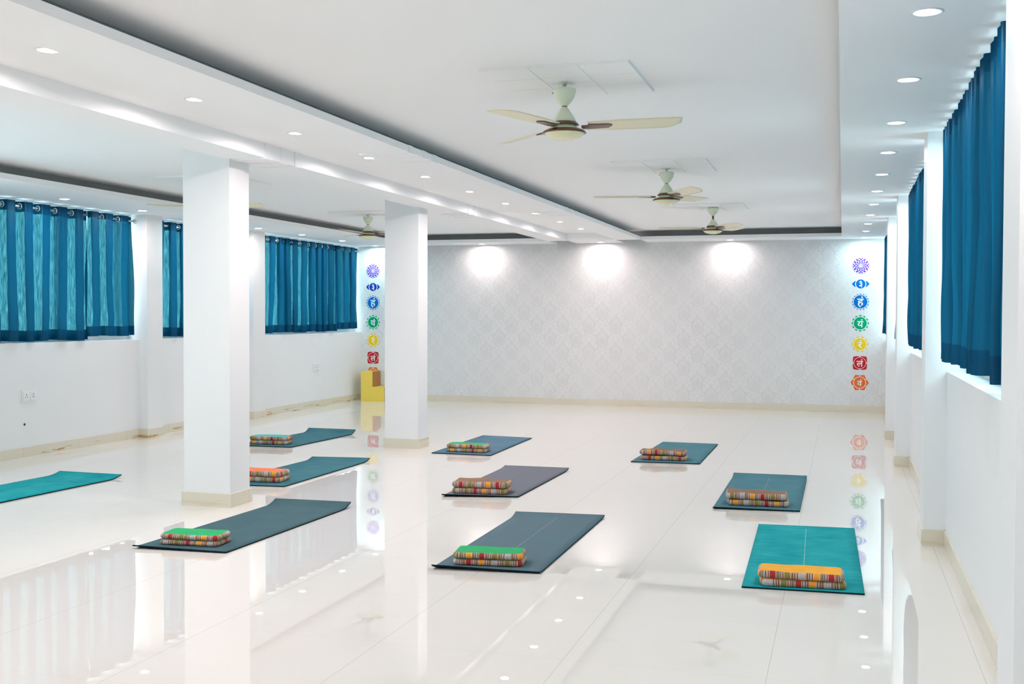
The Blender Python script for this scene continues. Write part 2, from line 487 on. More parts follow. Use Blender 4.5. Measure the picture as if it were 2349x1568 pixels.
# ------------------------------------------------------------------ back wall
b = MB(); b.box(-8.2, 1.2, YB, YB+.2, 0, ZT)
struct(b.build('wall_back', m_paper), 'back wall in pale grey damask wallpaper')
b = MB(); b.box(XL+.0, XR, YB-.012, YB, 0, .098)
struct(b.build('baseboard_back', m_base))

# ------------------------------------------------------------------ side walls with pilasters and deep windows
RP = [(-.23, .10), (3.44, 3.775), (7.11, 7.42), (10.77, 11.08), (13.12, 13.42)]
LP = [(-.30, 0), (3.35, 3.65), (7.02, 7.33), (10.69, 10.985), (13.02, 13.33)]
D = .24
def side_wall(s, X, XP, pil, sill, mat, name, blind=()):
    """s=+1 right wall, -1 left wall"""
    q = MB()
    def bx(xa, xb, *r): q.box(min(xa, xb), max(xa, xb), *r)
    bx(X, X+s*(D+.1), YF-.2, YB, 0, sill)
    for (a, c) in pil: bx(XP, X+s*(D+.1), a, c, 0, Z1)
    for (a, c) in blind: bx(X, X+s*(D+.1), a, c, sill, Z1)  # unseen bays walled up, added to hold back daylight near the camera
    bx(X+s*.10, X+s*(D+.1), YF-.2, YB, 2.475, Z1)
    struct(q.build(name, mat), 'white %s wall with pilasters and deep sills' % ('right' if s > 0 else 'left'))
    q = MB()
    ed = [YF] + [v for p in pil for v in p] + [YB]
    for i in range(0, len(ed)-1, 2): bx(X-s*.012, X, ed[i], ed[i+1], 0, .098)
    for (a, c) in pil:
        bx(XP-s*.012, XP, a-.012, c+.012, 0, .098)
        bx(XP, X, a-.012, a, 0, .098); bx(XP, X, c, c+.012, 0, .098)
    struct(q.build('baseboard_right' if s > 0 else 'baseboard_left', m_base if s > 0 else m_base_l))
    return [(ed[i], ed[i+1]) for i in range(0, len(ed)-1, 2) if not any(abs(ed[i]-k[0]) < .01 for k in blind)]
bays_r = side_wall(1, XR, XRP, RP, SR, m_wall, 'wall_right', [(.10, 3.44), (YF, -.23)])
bays_l = side_wall(-1, XL, XLP, LP, SL, m_wall_l, 'wall_left', [(0, 3.35)])
wn = 0
def window(s, X, y0, y1, sill):
    global wn
    wn += 1
    w = bpy.data.objects.new('window_%d' % wn, None); COL.objects.link(w); struct(w)
    xa, xb = X+s*.14, X+s*.20
    xa, xb = min(xa, xb), max(xa, xb)
    q = MB()
    q.box(xa, xb, y0, y1, sill, sill+.07); q.box(xa, xb, y0, y1, 2.43, 2.475)
    k = max(1, round((y1-y0)/1.0))
    for i in range(k+1):
        yc = y0 + (y1-y0)*i/k
        q.box(xa, xb, max(y0, yc-.025), min(y1, yc+.025), sill+.07, 2.43)
    q.build('window_frame', m_frame, w)
    q = MB(); xm = (xa+xb)/2
    q.box(xm-.002, xm+.002, y0, y1, sill+.07, 2.43)
    q.build('window_pane', m_glass, w)
for (a, c) in bays_r: window(1, XR, a, c, SR)
for (a, c) in bays_l: window(-1, XL, a, c, SL)

# front end of the hall, behind the camera
b = MB()
b.box(-8.2, 1.2, YF-.2, YF, 0, ZT)
struct(b.build('wall_front', m_wall))

# ------------------------------------------------------------------ downlights
def downlight(x, y, z, kind, label, group, power=None, tilt=None):
    t = thing('downlight', label, 'downlight', (x, y, z), 0, group)
    q = MB(); q.lathe([(.046, .0), (.046, -.003), (.056, -.004), (.060, -.001), (.060, .001)], 28)
    q.build('trim_ring', m_trimring, t)
    q = MB(); q.lathe([(0, -.0045), (.030, -.0045), (.046, -.0015)], 24)
    q.build('lens', m_lens[kind], t)
    L = bpy.data.lights.new('lamp', 'AREA'); L.energy = (power or P_DOWN); L.shape = 'DISK'; L.size = .085; L.spread = R(173)
    L.color = {'w': WARM, 'n': WHITE, 'c': COOL}[kind]
    lo = bpy.data.objects.new('lamp_light', L); COL.objects.link(lo); lo.parent = t; lo.location = (0, 0, -.0062)
ordn = ['first', 'second', 'third', 'fourth', 'fifth', 'sixth', 'seventh', 'eighth', 'ninth', 'tenth', 'eleventh']
for i in range(11):
    downlight(.283, 4.32+i*1.2045, Z1, 'c' if i % 2 == 0 else 'w',
              'round recessed downlight over the right windows, %s counting away from the camera' % ordn[i],
              'downlights along the right soffit', P_DOWN*.45)
for i in range(10):
    downlight(-3.51, 4.29+i*1.204, ZP, 'n', 'round recessed downlight in the strip beside the column beam, %s counting away from the camera' % ordn[i],
              'downlights along the middle strip', P_DOWN*.9)
for i in range(4):  # unseen lamps carrying on both rows, added to brighten the near end
    downlight(.283, 3.115-i*1.2045, Z1, 'w' if i % 2 == 0 else 'c', 'round recessed downlight over the right windows, %s behind the visible row, added out of view to light the near end' % ordn[i], 'downlights along the right soffit', P_DOWN*.5)
    downlight(-3.51, 3.086-i*1.204, ZP if 3.086-i*1.204 > YT0 else Z1, 'n', 'round recessed downlight beside the column beam, %s behind the visible row, added out of view to light the near end' % ordn[i], 'downlights along the middle strip')
for i, y in enumerate((9.03, 10.27, 11.50, 12.73, 13.93, 15.22, 16.45)):
    if i == 2: lab = 'round recessed downlight over the left windows, hidden side of the near column'
    lab = 'round recessed downlight over the left windows, %s counting away from the camera' % ordn[i]
    downlight(-7.21, y, Z1, 'w' if i in (1, 3) else 'c', lab, 'downlights along the left soffit', P_DOWN*.6)
for x, lab in ((-5.40, 'downlight washing the wallpaper just right of the far column'),
               (-3.52, 'downlight washing the middle of the wallpaper, below the end of the beam'),
               (-1.59, 'downlight washing the wallpaper behind the farthest fan')):
    downlight(x, 16.44, Z1, 'n', lab, 'downlights at the back wall', power=P_DOWN*.42)

# ------------------------------------------------------------------ curtains
def nz(*a): return noise.noise(Vector(a))
def curtain(s, xr, y0, y1, ztop, zbot, seed, label, group, amp=.062, flare=0.0, drop=0):
    nf = max(2, round((y1-y0)/.245)); per = (y1-y0)/nf
    t = thing('curtain', label, 'curtain', (xr, (y0+y1)/2, ztop), 0, group)
    ox, oy, oz = t.location
    def yw(t_): return y0 + (y1-y0)*(t_ + min(1, t_*8, (1-t_)*8)*(.35/nf)*nz(t_*nf*.55, 1.7, seed*3.3))
    bm = bmesh.new(); uvl = bm.loops.layers.uv.new('UVMap')
    NC, NR = nf*20, 26
    H = ztop-zbot
    grid = []; uvs = []
    for j in range(NR+1):
        v = j/NR                      # 0 top .. 1 bottom
        row = []; ur = []
        for i in range(NC+1):
            tt = i/NC; ph = 2*PI*tt*nf
            wv = v**1.3
            ph2 = ph + (.25+wv)*1.7*nz(tt*nf*.45, v*1.0, seed)
            A = amp*(1 + (.15+wv*.6)*nz(tt*nf*.6, 3.3, seed*2.1))
            xx = A*(math.sin(ph2) + .22*math.sin(3*ph2)*(1-v*.5)) + wv*.022*nz(tt*nf*1.7, v*3, seed+5)
            yy = yw(tt) - per*.10*math.sin(2*ph2)
            yy += (yy-(y0+y1)/2)*flare*v*v*.06
            zz = ztop - H*v + (.012*nz(tt*nf*.7, 7, seed) if v > .9 else 0) + (.006*abs(math.sin(ph))*0)
            row.append(bm.verts.new((-s*xx + xr-ox, yy-oy, zz-oz)))
            ur.append((tt*(y1-y0)*1.6, H*(1-v)))
        grid.append(row); uvs.append(ur)
    for j in range(NR):
        for i in range(NC):
            f = bm.faces.new((grid[j][i], grid[j][i+1], grid[j+1][i+1], grid[j+1][i])); f.smooth = True
            for lp, (a, c) in zip(f.loops, ((j, i), (j, i+1), (j+1, i+1), (j+1, i))): lp[uvl].uv = uvs[a][c]
    me = bpy.data.meshes.new('cloth'); bm.to_mesh(me); bm.free(); me.materials.append(m_curtain)
    o = bpy.data.objects.new('cloth', me); COL.objects.link(o); o.parent = t
    ring = None
    for k in range(nf*2):
        ph = PI*k + 1e-3
        if k == 0: continue
        y = yw(ph/(2*PI*nf))
        sgn = 1 if k % 2 == 0 else -1
        dx = -s*sgn*amp*(1+.66)*2*PI/per; dy = 1 - per*.10*2*(2*PI/per)
        nrm = Vector((dy, -dx, 0)).normalized()
        if ring is None:
            q = MB(); q.torus((0, 0, 0), (1, 0, 0), .025, .0065)
            ring = q.build('grommet', m_steel, t)
            g = ring
        else:
            g = ring.copy(); COL.objects.link(g); g.parent = t
        g.location = (0, y-oy, -.045); g.rotation_euler = (0, 0, math.atan2(nrm.y, nrm.x))
    return t
def rod(s, xr, y0, y1, z, label, group):
    t = thing('curtain_rod', label, 'curtain rod', (xr, (y0+y1)/2, z), 0, group)
    q = MB(); q.tube([(0, y0-t.location.y, 0), (0, y1-t.location.y, 0)], .011, 16); q.build('pole', m_steel, t)
    for e in (y0, y1):
        d = .012 if e == y0 else -.012
        q = MB(); q.tube([(0, e-t.location.y, 0), (0, e-t.location.y+d, 0)], .026, 20); q.build('end_socket', m_steel, t)
ZC = 2.462
XCR, XCL = .60, -7.60
g1, g2 = 'teal curtains on the left wall', 'teal curtains on the right wall'
curtain(-1, XCL, 7.45, 9.86, ZC, 1.118, 1.0, 'wide teal curtain at the left edge of the photo, cut by the frame', g1)
curtain(-1, XCL, 9.872, 10.62, ZC, 1.150, 2.0, 'narrow teal curtain between the wide left curtain and the first left pilaster', g1, flare=1)
curtain(-1, XCL, 11.05, 12.95, ZC, 1.12, 3.0, 'teal curtain half hidden behind the near column', g1)
curtain(-1, XCL, 13.42, 15.78, ZC, 1.13, 4.0, 'wide teal curtain in the far left window, right of the near column', g1)
curtain(-1, XCL, 15.79, 16.60, ZC, 1.16, 5.0, 'narrow teal curtain in the far left window beside the symbol column', g1, flare=-1)
rg = 'curtain rods'
rod(-1, XCL, 7.34, 10.68, ZC-.045, 'steel rod carrying the two nearest left curtains', rg)
rod(-1, XCL, 10.995, 13.01, ZC-.045, 'steel rod of the window half hidden by the near column', rg)
rod(-1, XCL, 13.34, 16.64, ZC-.045, 'steel rod in the far left window', rg)
curtain(1, XCR, 3.86, 5.40, ZC, 1.140, 11.0, 'nearest teal curtain on the right wall, touching the right edge pillar', g2)
curtain(1, XCR, 5.41, 6.97, ZC, 1.135, 12.0, 'teal curtain ending at the second right pilaster, in the near right window', g2)
curtain(1, XCR, 7.60, 10.60, ZC, 1.140, 13.0, 'teal curtain in the second right window', g2)
curtain(1, XCR, 11.30, 12.95, ZC, 1.14, 14.0, 'thin visible sliver of teal curtain between the two far right pilasters', g2, amp=.04)
curtain(1, XCR, 13.60, 16.30, ZC, 1.15, 15.0, 'teal curtain in the farthest right window beside the symbols', g2)
rod(1, XCR, 3.785, 7.10, ZC-.045, 'steel rod in the near right window', rg)
rod(1, XCR, 7.43, 10.76, ZC-.045, 'steel rod in the second right window', rg)
rod(1, XCR, 11.09, 13.11, ZC-.045, 'steel rod between the far right pilasters', rg)
rod(1, XCR, 13.43, 16.64, ZC-.045, 'steel rod in the farthest right window', rg)

# ------------------------------------------------------------------ ceiling plates and fans
def plate(cx, cy, label):
    q = MB(); a = .385
    w = 2*a/3
    for i in range(3):
        for j in range(3):
            x0 = cx-a+i*w; y0 = cy-a+j*w
            q.box(x0+.003, x0+w-.003, y0+.003, y0+w-.003, Z2-.012, Z2-.0)
    q.box(cx-a, cx+a, cy-a, cy+a, Z2-.008, Z2)
    tag(q.build('ceiling_plate', m_ceil), label, 'ceiling plate', 'square plaster plates above the fans')
def blade_mesh():
    bm = bmesh.new()
    N, K = 18, 6
    top = []
    for i in range(N+1):
        t_ = i/N; r = .125 + .495*t_
        wd = .050 + .016*min(1, t_*3)
        le = wd*1.0; te = -wd*1.0
        if t_ > .84: le -= ((t_-.84)/.16)**1.6*.060; te += ((t_-.84)/.16)**4*.006
        row = []
        for k in range(K+1):
            y = te + (le-te)*k/K
            z = -y*math.tan(R(12)) - .10*y*y*2 - .01*t_
            row.append((r, y, z))
        top.append(row)
    vt = [[bm.verts.new(p) for p in row] for row in top]
    vb = [[bm.verts.new((p[0], p[1], p[2]-.004)) for p in row] for row in top]
    for i in range(N):
        for k in range(K):
            bm.faces.new((vt[i][k], vt[i+1][k], vt[i+1][k+1], vt[i][k+1])).smooth = True
            bm.faces.new((vb[i][k], vb[i][k+1], vb[i+1][k+1], vb[i+1][k])).smooth = True
    for i in range(N):
        bm.faces.new((vt[i][0], vb[i][0], vb[i+1][0], vt[i+1][0])); bm.faces.new((vt[i][K], vt[i+1][K], vb[i+1][K], vb[i][K]))
    for k in range(K):
        bm.faces.new((vt[0][k], vt[0][k+1], vb[0][k+1], vb[0][k])); bm.faces.new((vt[N][k], vb[N][k], vb[N][k+1], vt[N][k+1]))
    return bm
def fan(cx, cy, angs, label, neck=0.0):
    t = thing('ceiling_fan', label, 'ceiling fan', (cx, cy, Z2-.012), 0, 'cream three blade ceiling fans')
    o = Z2-.012
    zc = 2.588 + (.025 if neck else 0)
    def at(m, nm, ma): return m.build(nm, ma, t)
    q = MB(); q.tube([(0, 0, 0), (0, 0, zc-o-.02)], .011, 16); q.lathe([(.0, .0), (.026, 0), (.026, -.004), (.012, -.008)], 24)
    at(q, 'down_rod', m_steel)
    za, zw = zc-o, 2.495-o + (.03 if neck else 0)
    q = MB(); q.lathe([(0, za), (.058, za), (.062, za-.004), (.0605, za-.02), (.054, za-.042), (.040, za-.066), (.022, zw+.006), (.013, zw), (0, zw)], 40)
    at(q, 'canopy_cup', m_cream)
    q = MB(); q.box(-.058, -.040, -.030, -.0285, za-.024, za-.018)
    bm_ = at(q, 'brand_badge', m_dark); bm_.rotation_euler = (0, 0, R(-18)); bm_['label'] = 'small dark badge'
    zn = zw
    if neck:
        zn = 2.485-o
        q = MB(); q.tube([(0, 0, zw+.004), (0, 0, zn-.004)], .011, 16); at(q, 'neck_rod', m_brown)['label'] = 'brown exposed rod'
    else:
        q = MB(); q.lathe([(0, zn+.003), (.0145, zn+.003), (.0145, zn-.003), (0, zn-.003)], 24); at(q, 'neck_collar', m_brown)
    zb = 2.408-o
    q = MB(); q.lathe([(0, zn), (.012, zn), (.022, zn-.012), (.042, zn-.040), (.057, zb+.022), (.066, zb), (.0, zb)], 40); at(q, 'motor_cone', m_cream)
    q = MB(); q.lathe([(.0, zb+.004), (.066, zb+.003), (.076, zb-.008), (.079, zb-.013), (.060, zb-.016), (0, zb-.016)], 40); at(q, 'upper_ring', m_brown)
    q = MB(); q.lathe([(0, zb-.014), (.064, zb-.014), (.064, zb-.024), (.082, zb-.030), (.098, zb-.040), (0, zb-.040)], 40); at(q, 'motor_housing', m_cream)
    q = MB(); q.lathe([(0, zb-.036), (.094, zb-.036), (.112, zb-.046), (.118, zb-.054), (.106, zb-.057), (0, zb-.057)], 44); at(q, 'lower_ring', m_brown)
    q = MB(); q.lathe([(.107, zb-.054), (.103, zb-.062), (.088, zb-.074), (.060, zb-.085), (.030, zb-.090), (0, zb-.0915)], 44); at(q, 'bottom_dome', m_dome)
    zbl = 2.388-o
    for k in range(3):
        if not fan_mesh:
            me = bpy.data.meshes.new('blade'); bmb = blade_mesh(); bmesh.ops.recalc_face_normals(bmb, faces=bmb.faces); bmb.to_mesh(me); bmb.free(); me.materials.append(m_blade)
            q = MB()
            q.poly([(.095, -.016), (.125, -.030), (.235, -.026), (.255, -.010), (.235, .020), (.125, .022), (.095, .014)], .004)
            for v in q.bm.verts:
                x, y, z = v.co; v.co = (x, z, -.0125 - y*1.0 - z*math.tan(R(12)))
            q.box(.09, .135, -.012, .012, -.012, .0)
            br = q.build('blade_bracket', m_bracket)
            fan_mesh['b'] = me; fan_mesh['k'] = br.data; bpy.data.objects.remove(br)
        bo = bpy.data.objects.new('blade', fan_mesh['b']); COL.objects.link(bo); bo.parent = t
        bo.location = (0, 0, zbl); bo.rotation_euler = (R(angs[k][2]) if len(angs[k]) > 2 else 0, -R(angs[k][1]), R(angs[k][0]))
        kb = bpy.data.objects.new('blade_bracket', fan_mesh['k']); COL.objects.link(kb); kb.parent = bo
fan_mesh = {}
plate(-1.395, 5.735, 'square gridded plaster plate above the nearest ceiling fan')
plate(-1.43, 9.22, 'square gridded plaster plate above the second ceiling fan')
plate(-1.45, 12.78, 'faint square plaster plate above the farthest fan of the big tray')
plate(-5.62, 12.65, 'faint square plaster plate in the left tray, above the fan beside the far column')
plate(-5.62, 9.10, 'square plaster plate in the left tray, partly behind the near column')
fan(-1.43, 5.75, ((12, 3.0), (140, 0), (252, 0.5, 11)), 'nearest and largest cream ceiling fan under the big tray')
fan(-1.43, 9.32, ((68, 3), (185, 1.5), (303, 1)), 'middle cream ceiling fan of the row under the big tray')
fan(-1.43, 12.8, ((66, 3), (187, 1.5), (305, 1)), 'farthest cream ceiling fan of the big tray, with an exposed brown neck', neck=1)
fan(-5.62, 12.6, ((25, 1), (147, 0), (265, 1)), 'cream ceiling fan in the left tray, just left of the far column')
fan(-5.62, 9.15, ((103, 0), (223, 0), (343, 0)), 'ceiling fan hidden behind the near column, only blade tips showing')

# ------------------------------------------------------------------ yoga mats
SLATE = ((.045, .16, .20), (.075, .21, .245)); GREYM = ((.120, .165, .195), (.105, .19, .22)); TEAL = ((.0, .27, .30), (.03, .40, .41))
def yoga_mat(name, c, lifts, mat, label):
    """c: far-left, far-right, near-right, near-left ground corners; lifts: the same corners' curl"""
    cx = sum(p[0] for p in c)/4; cy = sum(p[1] for p in c)/4
    bm = bmesh.new(); uvl = bm.loops.layers.uv.new('UVMap')
    NU, NV = 10, 40; TH = .008
    def ease(d, L=.13): return max(0., 1-d/L)**1.6
    top = []; bot = []; uv = {}
    for j in range(NV+1):
        v = j/NV; v = v if 0 < j < NV else v
        rt_, rb = [], []
        for i in range(NU+1):
            u = i/NU
            x = (c[3][0]*(1-u)+c[2][0]*u)*(1-v) + (c[0][0]*(1-u)+c[1][0]*u)*v
            y = (c[3][1]*(1-u)+c[2][1]*u)*(1-v) + (c[0][1]*(1-u)+c[1][1]*u)*v
            far = (lifts[0]*(1-u)+lifts[1]*u)*ease((1-v)*1.75); near = (lifts[3]*(1-u)+lifts[2]*u)*ease(v*1.75, .07)
            z = far+near + .0006*(1+nz(x*3, y*3, 1.0))
            a = bm.verts.new((x-cx, y-cy, z+TH)); b_ = bm.verts.new((x-cx, y-cy, z+.0003))
            uv[a] = uv[b_] = (u*.61, v*1.75)
            rt_.append(a); rb.append(b_)
        top.append(rt_); bot.append(rb)
    def face(vs, mi):
        f = bm.faces.new(vs); f.material_index = mi; f.smooth = mi == 0
        for lp in f.loops: lp[uvl].uv = uv[lp.vert]
    for j in range(NV):
        for i in range(NU):
            face((top[j][i], top[j][i+1], top[j+1][i+1], top[j+1][i]), 0)
            face((bot[j][i], bot[j+1][i], bot[j+1][i+1], bot[j][i+1]), 1)
    for j in range(NV):
        face((top[j][0], top[j+1][0], bot[j+1][0], bot[j][0]), 1); face((top[j][NU], bot[j][NU], bot[j+1][NU], top[j+1][NU]), 1)
    for i in range(NU):
        face((top[0][i], bot[0][i], bot[0][i+1], top[0][i+1]), 1); face((top[NV][i], top[NV][i+1], bot[NV][i+1], bot[NV][i]), 1)
    me = bpy.data.meshes.new('yoga_mat'); bm.to_mesh(me); bm.free(); me.materials.append(mat); me.materials.append(m_matedge)
    o = bpy.data.objects.new('yoga_mat', me); COL.objects.link(o); o.location = (cx, cy, 0)
    tag(o, label, 'yoga mat', 'yoga mats on the floor')
m_slate = mat_mat('mat_slate', *SLATE, lf=.12)
m_charc = mat_mat('mat_charcoal', (.060, .120, .140), (.075, .14, .155), lf=.06)
m_grey = mat_mat('mat_blue_grey', *GREYM, lf=.3)
m_purp = mat_mat('mat_purple_grey', (.185, .180, .215), (.17, .19, .22), line=(.08, .09, .1), lf=.4)
m_blue = mat_mat('mat_dusty_blue', (.07, .16, .23), (.13, .22, .29), lf=.1)
m_teal = mat_mat('mat_bright_teal', *TEAL, lf=.4)
m_slate2 = mat_mat('mat_slate_lined', (.070, .19, .23), (.10, .23, .265), lf=.25)
yoga_mat('A', [(-.518, 7.428), (.087, 7.506), (.119, 5.739), (-.48, 5.709)], (.006, .0, .0, .0), m_teal, 'bright teal yoga mat at lower right under the orange topped cushion')
yoga_mat('B', [(-.889, 9.679), (-.277, 9.685), (-.276, 8.052), (-.88, 7.991)], (.024, .024, .002, .008), m_slate2, 'slate teal yoga mat behind the bright teal mat, near the right wall')
yoga_mat('C', [(-1.868, 12.036), (-1.272, 12.016), (-1.265, 10.364), (-1.906, 10.318)], (0, 0, 0, 0), m_slate2, 'small looking slate mat farthest on the right side, under a crumpled brown cushion')
yoga_mat('D', [(-2.149, 7.298), (-1.552, 7.434), (-1.539, 5.691), (-2.132, 5.62)], (.024, .009, .004, .019), m_grey, 'blue grey mat with a pale centre line at bottom centre')
yoga_mat('E', [(-2.929, 9.592), (-2.333, 9.604), (-2.351, 8.041), (-2.915, 7.899)], (.014, .014, .002, .014), m_purp, 'purple grey yoga mat in the middle of the hall under a brown cushion')
yoga_mat('F', [(-3.941, 12.046), (-3.336, 11.961), (-3.306, 10.342), (-3.93, 10.357)], (0, 0, 0, 0), m_blue, 'dusty blue mat right of the far column')
yoga_mat('G', [(-3.96, 7.229), (-3.371, 7.258), (-3.41, 5.639), (-4.007, 5.595)], (.034, .034, .002, .014), m_charc, 'long charcoal mat with curled far end, in front of the near column')
yoga_mat('H', [(-4.836, 9.543), (-4.272, 9.624), (-4.283, 7.962), (-4.90, 7.90)], (.024, .024, 0, 0), m_slate, 'slate mat behind the near column under the orange and striped cushion')
yoga_mat('I', [(-6.017, 11.784), (-5.409, 11.776), (-5.489, 10.349), (-6.09, 10.32)], (.044, .044, 0, 0), m_slate, 'slate mat with upturned far end, farthest on the left side')
yoga_mat('J', [(-6.454, 7.998), (-5.82, 7.983), (-5.905, 6.25), (-6.53, 6.26)], (.024, .024, 0, 0), m_teal, 'bright teal mat cut off by the left edge of the photo')

# ------------------------------------------------------------------ folded cushions
m_st = {(sg, k): stripe_mat('stripe_band_%s_%d' % ('a' if sg > 0 else 'b', k), sg, off) for sg in (1, -1) for k, off in enumerate((0.0, 1.35, 2.6))}
tops = {'green': cloth_mat('cloth_green', (.0, .40, .12)), 'orange': cloth_mat('cloth_orange', (.95, .40, .02)),
        'brown': cloth_mat('cloth_brown', (.26, .135, .08)), 'aqua': cloth_mat('cloth_aqua', (.05, .52, .50)), 'coral': cloth_mat('cloth_coral', (.90, .22, .08))}
def layer(w, d, h, top, stripe, parent, name, z, dx, seed, lump, rz=0, slope=0):
    bm = bmesh.new(); uvl = bm.loops.layers.uv.new('UVMap')
    N = 84; rc = .030
    path = []
    hw, hd = w/2-rc, d/2-rc
    segs = [((-hw, -d/2), (hw, -d/2)), ((w/2, -hd), (w/2, hd)), ((hw, d/2), (-hw, d/2)), ((-w/2, hd), (-w/2, -hd))]
    cen = [(hw, -hd), (hw, hd), (-hw, hd), (-hw, -hd)]
    ndiv = [30, 10, 30, 10]
    for s_, (a, c) in enumerate(segs):
        for i in range(ndiv[s_]): path.append((a[0]+(c[0]-a[0])*i/ndiv[s_], a[1]+(c[1]-a[1])*i/ndiv[s_]))
        a0 = -PI/2 + s_*PI/2
        for i in range(5): an = a0 + PI/2*i/5; path.append((cen[s_][0]+rc*math.cos(an), cen[s_][1]+rc*math.sin(an)))
    n = len(path)
    arc = [0.]
    for i in range(n): p, q = path[i], path[(i+1) % n]; arc.append(arc[-1]+math.hypot(q[0]-p[0], q[1]-p[1]))
    prof = [(-.010, 0.0), (-.002, .12), (.003, .3), (.0045, .5), (.003, .7), (-.002, .88), (-.009, 1.0)]   # outward bulge, height
    def P(x, y, zz, i):
        wob = lump*nz(x*9+seed, y*9, seed*1.7)
        return (x, y, zz + wob)
    rings = []
    def off(i, o):
        x, y = path[i]; L = math.hypot(max(abs(x)-hw, 0), max(abs(y)-hd, 0)) or 1
        nx = math.copysign(max(abs(x)-hw, 0)/L, x) if abs(x) > hw else 0; ny = math.copysign(max(abs(y)-hd, 0)/L, y) if abs(y) > hd else 0
        return x+nx*o, y+ny*o
    for o_, f in prof:
        rr = []
        for i in range(n):
            x, y = off(i, o_); hh = h*(1 + .10*nz(x*6, y*6, seed)); zz = z + hh*f + slope*x
            w_ = lump*nz(x*9+seed, y*9, seed*1.7)*(f*.8+.1*0)
            rr.append(bm.verts.new((x + .0015*nz(x*20, f*4, seed), y + .0015*nz(y*20+3, f*4, seed), zz+w_)))
        rings.append(rr)
    for k in range(len(rings)-1):
        for i in range(n):
            f = bm.faces.new((rings[k][i], rings[k][(i+1) % n], rings[k+1][(i+1) % n], rings[k+1][i])); f.smooth = True; f.material_index = 0
            us = (arc[i], arc[i+1], arc[i+1], arc[i]); vs = (prof[k][1]*h, prof[k][1]*h, prof[k+1][1]*h, prof[k+1][1]*h)
            for lp, a, c in zip(f.loops, us, vs): lp[uvl].uv = (a, c)
    def cap(ring, zf, sgn):
        prev = ring
        for sc_ in (.93, .8, .6, .35, .12):
            rr = []
            for i in range(n):
                x, y = off(i, -.010); x *= sc_ if sc_ < .9 else .965; y *= sc_
                dome = .0045*(1-sc_)*sgn if sgn > 0 else 0
                w_ = lump*nz(x*9+seed, y*9, seed*1.7)*(.8 if sgn > 0 else 0)
                rr.append(bm.verts.new((x, y, z + h*(1+.10*nz(x*6, y*6, seed))*zf + slope*x + dome + w_)))
            for i in range(n):
                q = (prev[i], prev[(i+1) % n], rr[(i+1) % n], rr[i])
                f = bm.faces.new(q if sgn > 0 else q[::-1]); f.smooth = True; f.material_index = 1
            prev = rr
        f = bm.faces.new(prev if sgn > 0 else prev[::-1]); f.material_index = 1
    cap(rings[-1], 1.0, 1); cap(rings[0], 0.0, -1)
    me = bpy.data.meshes.new(name); bm.to_mesh(me); bm.free(); me.materials.append(stripe); me.materials.append(top)
    o = bpy.data.objects.new(name, me); COL.objects.link(o); o.parent = parent; o.location = (dx, 0, 0); o.rotation_euler = (0, 0, R(rz))
    return o
def cushion(fl, ang, w, top, k, label, seed, lump=.0, d=.19, h=.034, dx=0, rz=0):
    """fl: front-left ground corner"""
    a = R(ang)
    cx = fl[0] + math.cos(a)*w/2 - math.sin(a)*d/2; cy = fl[1] + math.sin(a)*w/2 + math.cos(a)*d/2
    t = thing('folded_cushion', label, 'cushion', (cx, cy, .0095), a, 'folded striped cushions on the mats')
    layer(w, d, h, tops[top], m_st[(-1, k)], t, 'lower_fold', .0, dx, seed, lump*.3)
    layer(w, d, h*1.05, tops[top], m_st[(1, (k+1) % 3)], t, 'upper_fold', h+.0015+lump*.3, 0, seed+3, lump, rz)
cushion((-.395, 5.735), 5, .42, 'orange', 1, 'folded striped cushion with bright orange top on the bright teal mat', 1.1, lump=.006, d=.19, h=.036, dx=.008, rz=-3)
cushion((-.800, 8.125), 4, .43, 'brown', 2, 'brown tufted striped cushion on the slate mat nearest the right wall', 2.2, lump=.012, h=.042, d=.22, dx=.012)
cushion((-1.85, 10.46), 0, .43, 'brown', 0, 'crumpled brown striped cushion with a lifted left end on the farthest right mat', 3.3, lump=.022, h=.042, dx=.01)
cushion((-2.045, 5.72), 8, .385, 'green', 0, 'folded striped cushion with green top on the blue grey mat at bottom centre', 4.4, lump=.002, h=.033)
cushion((-2.88, 8.03), 5, .43, 'brown', 1, 'puffy brown striped cushion on the purple grey mat', 5.5, lump=.010, h=.042, d=.22)
cushion((-3.81, 10.46), 2, .41, 'green', 2, 'green topped striped cushion on the dusty blue mat', 6.6, lump=.003, h=.038)
cushion((-3.90, 5.705), 5, .375, 'green', 1, 'green topped striped cushion on the long charcoal mat by the near column', 7.7, lump=.003, h=.031)
cushion((-4.82, 8.06), 4, .43, 'coral', 0, 'coral topped striped cushion partly hidden behind the near column', 8.8, lump=.005, h=.042, d=.21)
cushion((-6.03, 10.44), 4, .42, 'aqua', 2, 'turquoise topped striped cushion on the mat with the upturned end', 9.9, lump=.003, h=.040)

